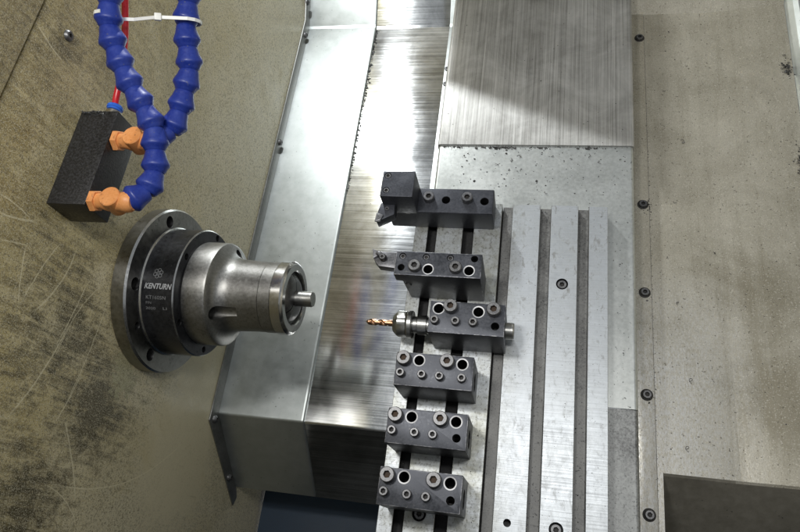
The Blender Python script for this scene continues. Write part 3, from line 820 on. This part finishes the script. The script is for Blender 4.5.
# cable tie round both hoses
zt = thing('cable_tie', 'white nylon cable tie holding the two blue hoses together', 'cable tie', (-265, 329, 345))
def strap(path, wd, th):
    mb = MB(); P = [Vector(p) for p in path]; R = []
    for i, p in enumerate(P):
        t = (P[min(i + 1, len(P) - 1)] - P[max(i - 1, 0)]).normalized()
        hose_dir = Vector((0, .88, .47)); hose_dir = (hose_dir - t * hose_dir.dot(t)).normalized(); nrm = t.cross(hose_dir)
        R.append([p + hose_dir * a + nrm * b for a, b in ((-wd, -th), (wd, -th), (wd, th), (-wd, th))])
    return mb.rings(R, True, True)
a_ = Vector((-299, 314, 350.5)); b_ = Vector((-232.5, 333, 318))
ua = (b_ - a_).normalized(); hd_ = Vector((0, .88, .47)); hd_ = (hd_ - ua * hd_.dot(ua)).normalized(); nn_ = ua.cross(hd_)
if nn_.z < 0: nn_ = -nn_
RR = 14.4
path = [a_ + ua * (RR * math.cos(rad(t))) + nn_ * (RR * math.sin(rad(t))) for t in (120, 150, 180, 210, 240, 270)]
path += [a_.lerp(b_, .3) - nn_ * 9, a_.lerp(b_, .62) + nn_ * 9]
path += [b_ + ua * (RR * math.cos(rad(t))) + nn_ * (RR * math.sin(rad(t))) for t in (90, 60, 30, 0, -30, -60, -90, -120)]
strap(path, 1.7, .55).build('strap', MT['white'], zt, smooth=False)
hp = a_.lerp(b_, .62) + nn_ * 9
m_ = MB(); 
m_.add([hp + ua * x + hd_ * y + nn_ * z for z in (-2.5, 3.5) for y in (-3.6, 3.6) for x in (-3.4, 3.4)], [(0, 2, 3, 1), (4, 5, 7, 6), (0, 1, 5, 4), (2, 6, 7, 3), (0, 4, 6, 2), (1, 3, 7, 5)])
m_.build('tie_head', MT['white'], zt, bevel=.6)

# ------------------------------------------------------------------ metal chips
def chips(spots, label, curls=()):
    mb = MB()
    for (x, y, z, r_, turns) in curls:
        a0 = random.random() * 6.28; dx, dy = math.cos(a0 + 1), math.sin(a0 + 1)
        mb.tube([(x + dx * k * .35 + r_ * math.cos(a0 + k * .5), y + dy * k * .35 + r_ * math.sin(a0 + k * .5), z + .4 + .9 * abs(math.sin(k * .35))) for k in range(int(turns * 12))], .32, 5)
    for (x, y, z, s) in spots:
        k = random.choice((4, 5, 6)); a0 = random.random() * 6.28
        el = random.uniform(.45, 1)
        lo = [(x + s * random.uniform(.6, 1.1) * math.cos(a0 + 6.28 * i / k), y + s * el * random.uniform(.6, 1.1) * math.sin(a0 + 6.28 * i / k), z) for i in range(k)]
        tp = [(x + (px - x) * .6 + random.uniform(-.2, .2) * s, y + (py - y) * .6, z + s * random.uniform(.25, .8)) for px, py, _ in lo]
        mb.rings([[Vector(p) for p in lo], [Vector(p) for p in tp]], True, True)
    o = mb.build('metal_chips', MT['chip'], smooth=False)
    o['kind'] = 'stuff'; o['label'] = label; o['category'] = 'metal chips'
    return o
U = random.uniform
sz = lambda a=.4, b=1.3: a + (b - a) * random.random() ** 2.5
pts = [(U(-5, 258), U(302, 409), -24.5, sz(.4, 1.6)) for _ in range(120)]
pts += [(U(235, 262), U(50, 300), -24.5, sz(.4, 1.1)) for _ in range(40)]
pts += [(max(-8, min(260, random.gauss(q, 9))), 408.5 - abs(random.gauss(0, 1.6)), -24.5, sz(.9, 2.9)) for q in (12, 58, 66, 78, 92, 96, 140, 205) for _ in range(20)]
pts += [(U(20, 160), U(340, 400), -24.5, sz(.8, 2.6)) for _ in range(24)]
pts += [(U(-5, 260), 410.2 - abs(random.gauss(0, .8)), -24.5, sz(.4, 1.2)) for _ in range(110)]
pts += [(U(-5, 260), U(414, 690), -22, sz(.4, 1.2)) for _ in range(90)]
chips(pts, 'fine dark metal chips scattered on the slide covers', [(U(0, 255), U(305, 405), -24.5, U(.8, 2), U(.5, 1.4)) for _ in range(14)])
pts = [(-202 + abs(random.gauss(0, 1.8)), 800 - 380 * random.random() ** 1.3, -196, sz(.8, 3.0)) for _ in range(330)]
pts += [(U(-340, -212), U(30, 790), -191, sz(.3, 1.1)) for _ in range(110)]
pts += [(U(-195, -60), U(30, 790), -196, sz(.3, 1.0)) for _ in range(60)]
pts += [(U(-32, -24), U(600, 790), -195.7, sz(.8, 2.6)) for _ in range(50)]
chips(pts, 'dark metal chips along the lapped edge of the way covers')
pts = [(random.gauss(486, 4), random.gauss(565, 7), -47 + abs(random.gauss(0, 2)), sz(.8, 2.6)) for _ in range(70)]
pts += [(random.gauss(488, 3), random.gauss(400, 18), -47 + abs(random.gauss(0, 2)), sz(.8, 2.4)) for _ in range(90)]
pts += [(q, U(-15, 680), -60 + max(0, (q - 386) / 108 * 14), sz(.4, 1.4)) for q in [U(300, 488) for _ in range(190)]]
pts += [(291.5 + random.gauss(0, .7), U(-60, 520), -60, sz(.4, 1.2)) for _ in range(170)]
pts += [(random.gauss(290, 3), random.gauss(332, 6), -59.5, sz(.7, 2.4)) for _ in range(24)]
pts += [(random.gauss(284, 3.5), random.gauss(q, 4), -58.5, sz(.6, 1.8)) for q in (203, 66, 337) for _ in range(22)]
chips(pts, 'dark metal chips scattered on the right floor sheet', [(U(300, 375), U(0, 660), -60, U(1, 2.6), U(.5, 1.6)) for _ in range(9)] + [(random.gauss(484, 4), random.gauss(q, 8), -46, U(1, 2.4), U(.6, 1.5)) for q in (565, 400) for _ in range(9)])
pts = [(U(-25, 90), U(-130, 255), 0, sz(.3, 1.1)) for _ in range(150)] + [(U(106, 227), U(-130, 298), 0, sz(.25, .8)) for _ in range(60)]
pts += [(random.choice((98, 148.5, 197.5)) + U(-5, 5), U(-130, 296), -10.3, sz(.3, 1.3)) for _ in range(140)]
chips(pts, 'tiny metal chips on the slotted table')
pts = [(U(-347, -318), 241 - abs(random.gauss(0, 2.5)), 287.6, sz(.6, 2.4)) for _ in range(70)]
chips(pts, 'wet metal chips along the end of the black coolant block')

# ------------------------------------------------------------------ light
def area(name, loc, target, sx, sy, power, color=(1, 1, 1), spread=180):
    l = bpy.data.lights.new(name, 'AREA'); l.shape = 'RECTANGLE'; l.size = sx * S; l.size_y = sy * S; l.energy = power; l.color = color; l.spread = rad(spread)
    o = bpy.data.objects.new(name, l); col.objects.link(o)
    o.location = Vector(loc) * S
    d = (Vector(target) - Vector(loc)).normalized()
    o.rotation_euler = d.to_track_quat('-Z', 'Y').to_euler()
    return o
area('work_lamp', (-306, 1005, 450), (0, 300, -60), 36, 50, 5.6, (.95, .98, 1.0))
area('tube_lamp', (205, 62, 955), (205, 62, 0), 200, 60, 1.6, (1, .99, .97))
area('side_lamp', (-170, 150, 955), (-170, 150, 0), 160, 70, 2.6, (1, .985, .96))
wd = bpy.data.worlds.new('World'); sc.world = wd; wd.use_nodes = True
bg = wd.node_tree.nodes['Background']; bg.inputs[0].default_value = (.92, .96, 1.0, 1); bg.inputs[1].default_value = .30

# drop the helper property used while building
for o in col.objects:
    if '_o' in o: del o['_o']

sc.view_settings.view_transform = 'Standard'
sc.view_settings.look = 'None'
sc.view_settings.exposure = 0.15
sc.view_settings.gamma = 1
sc.render.engine = 'CYCLES'
sc.cycles.max_bounces = 6
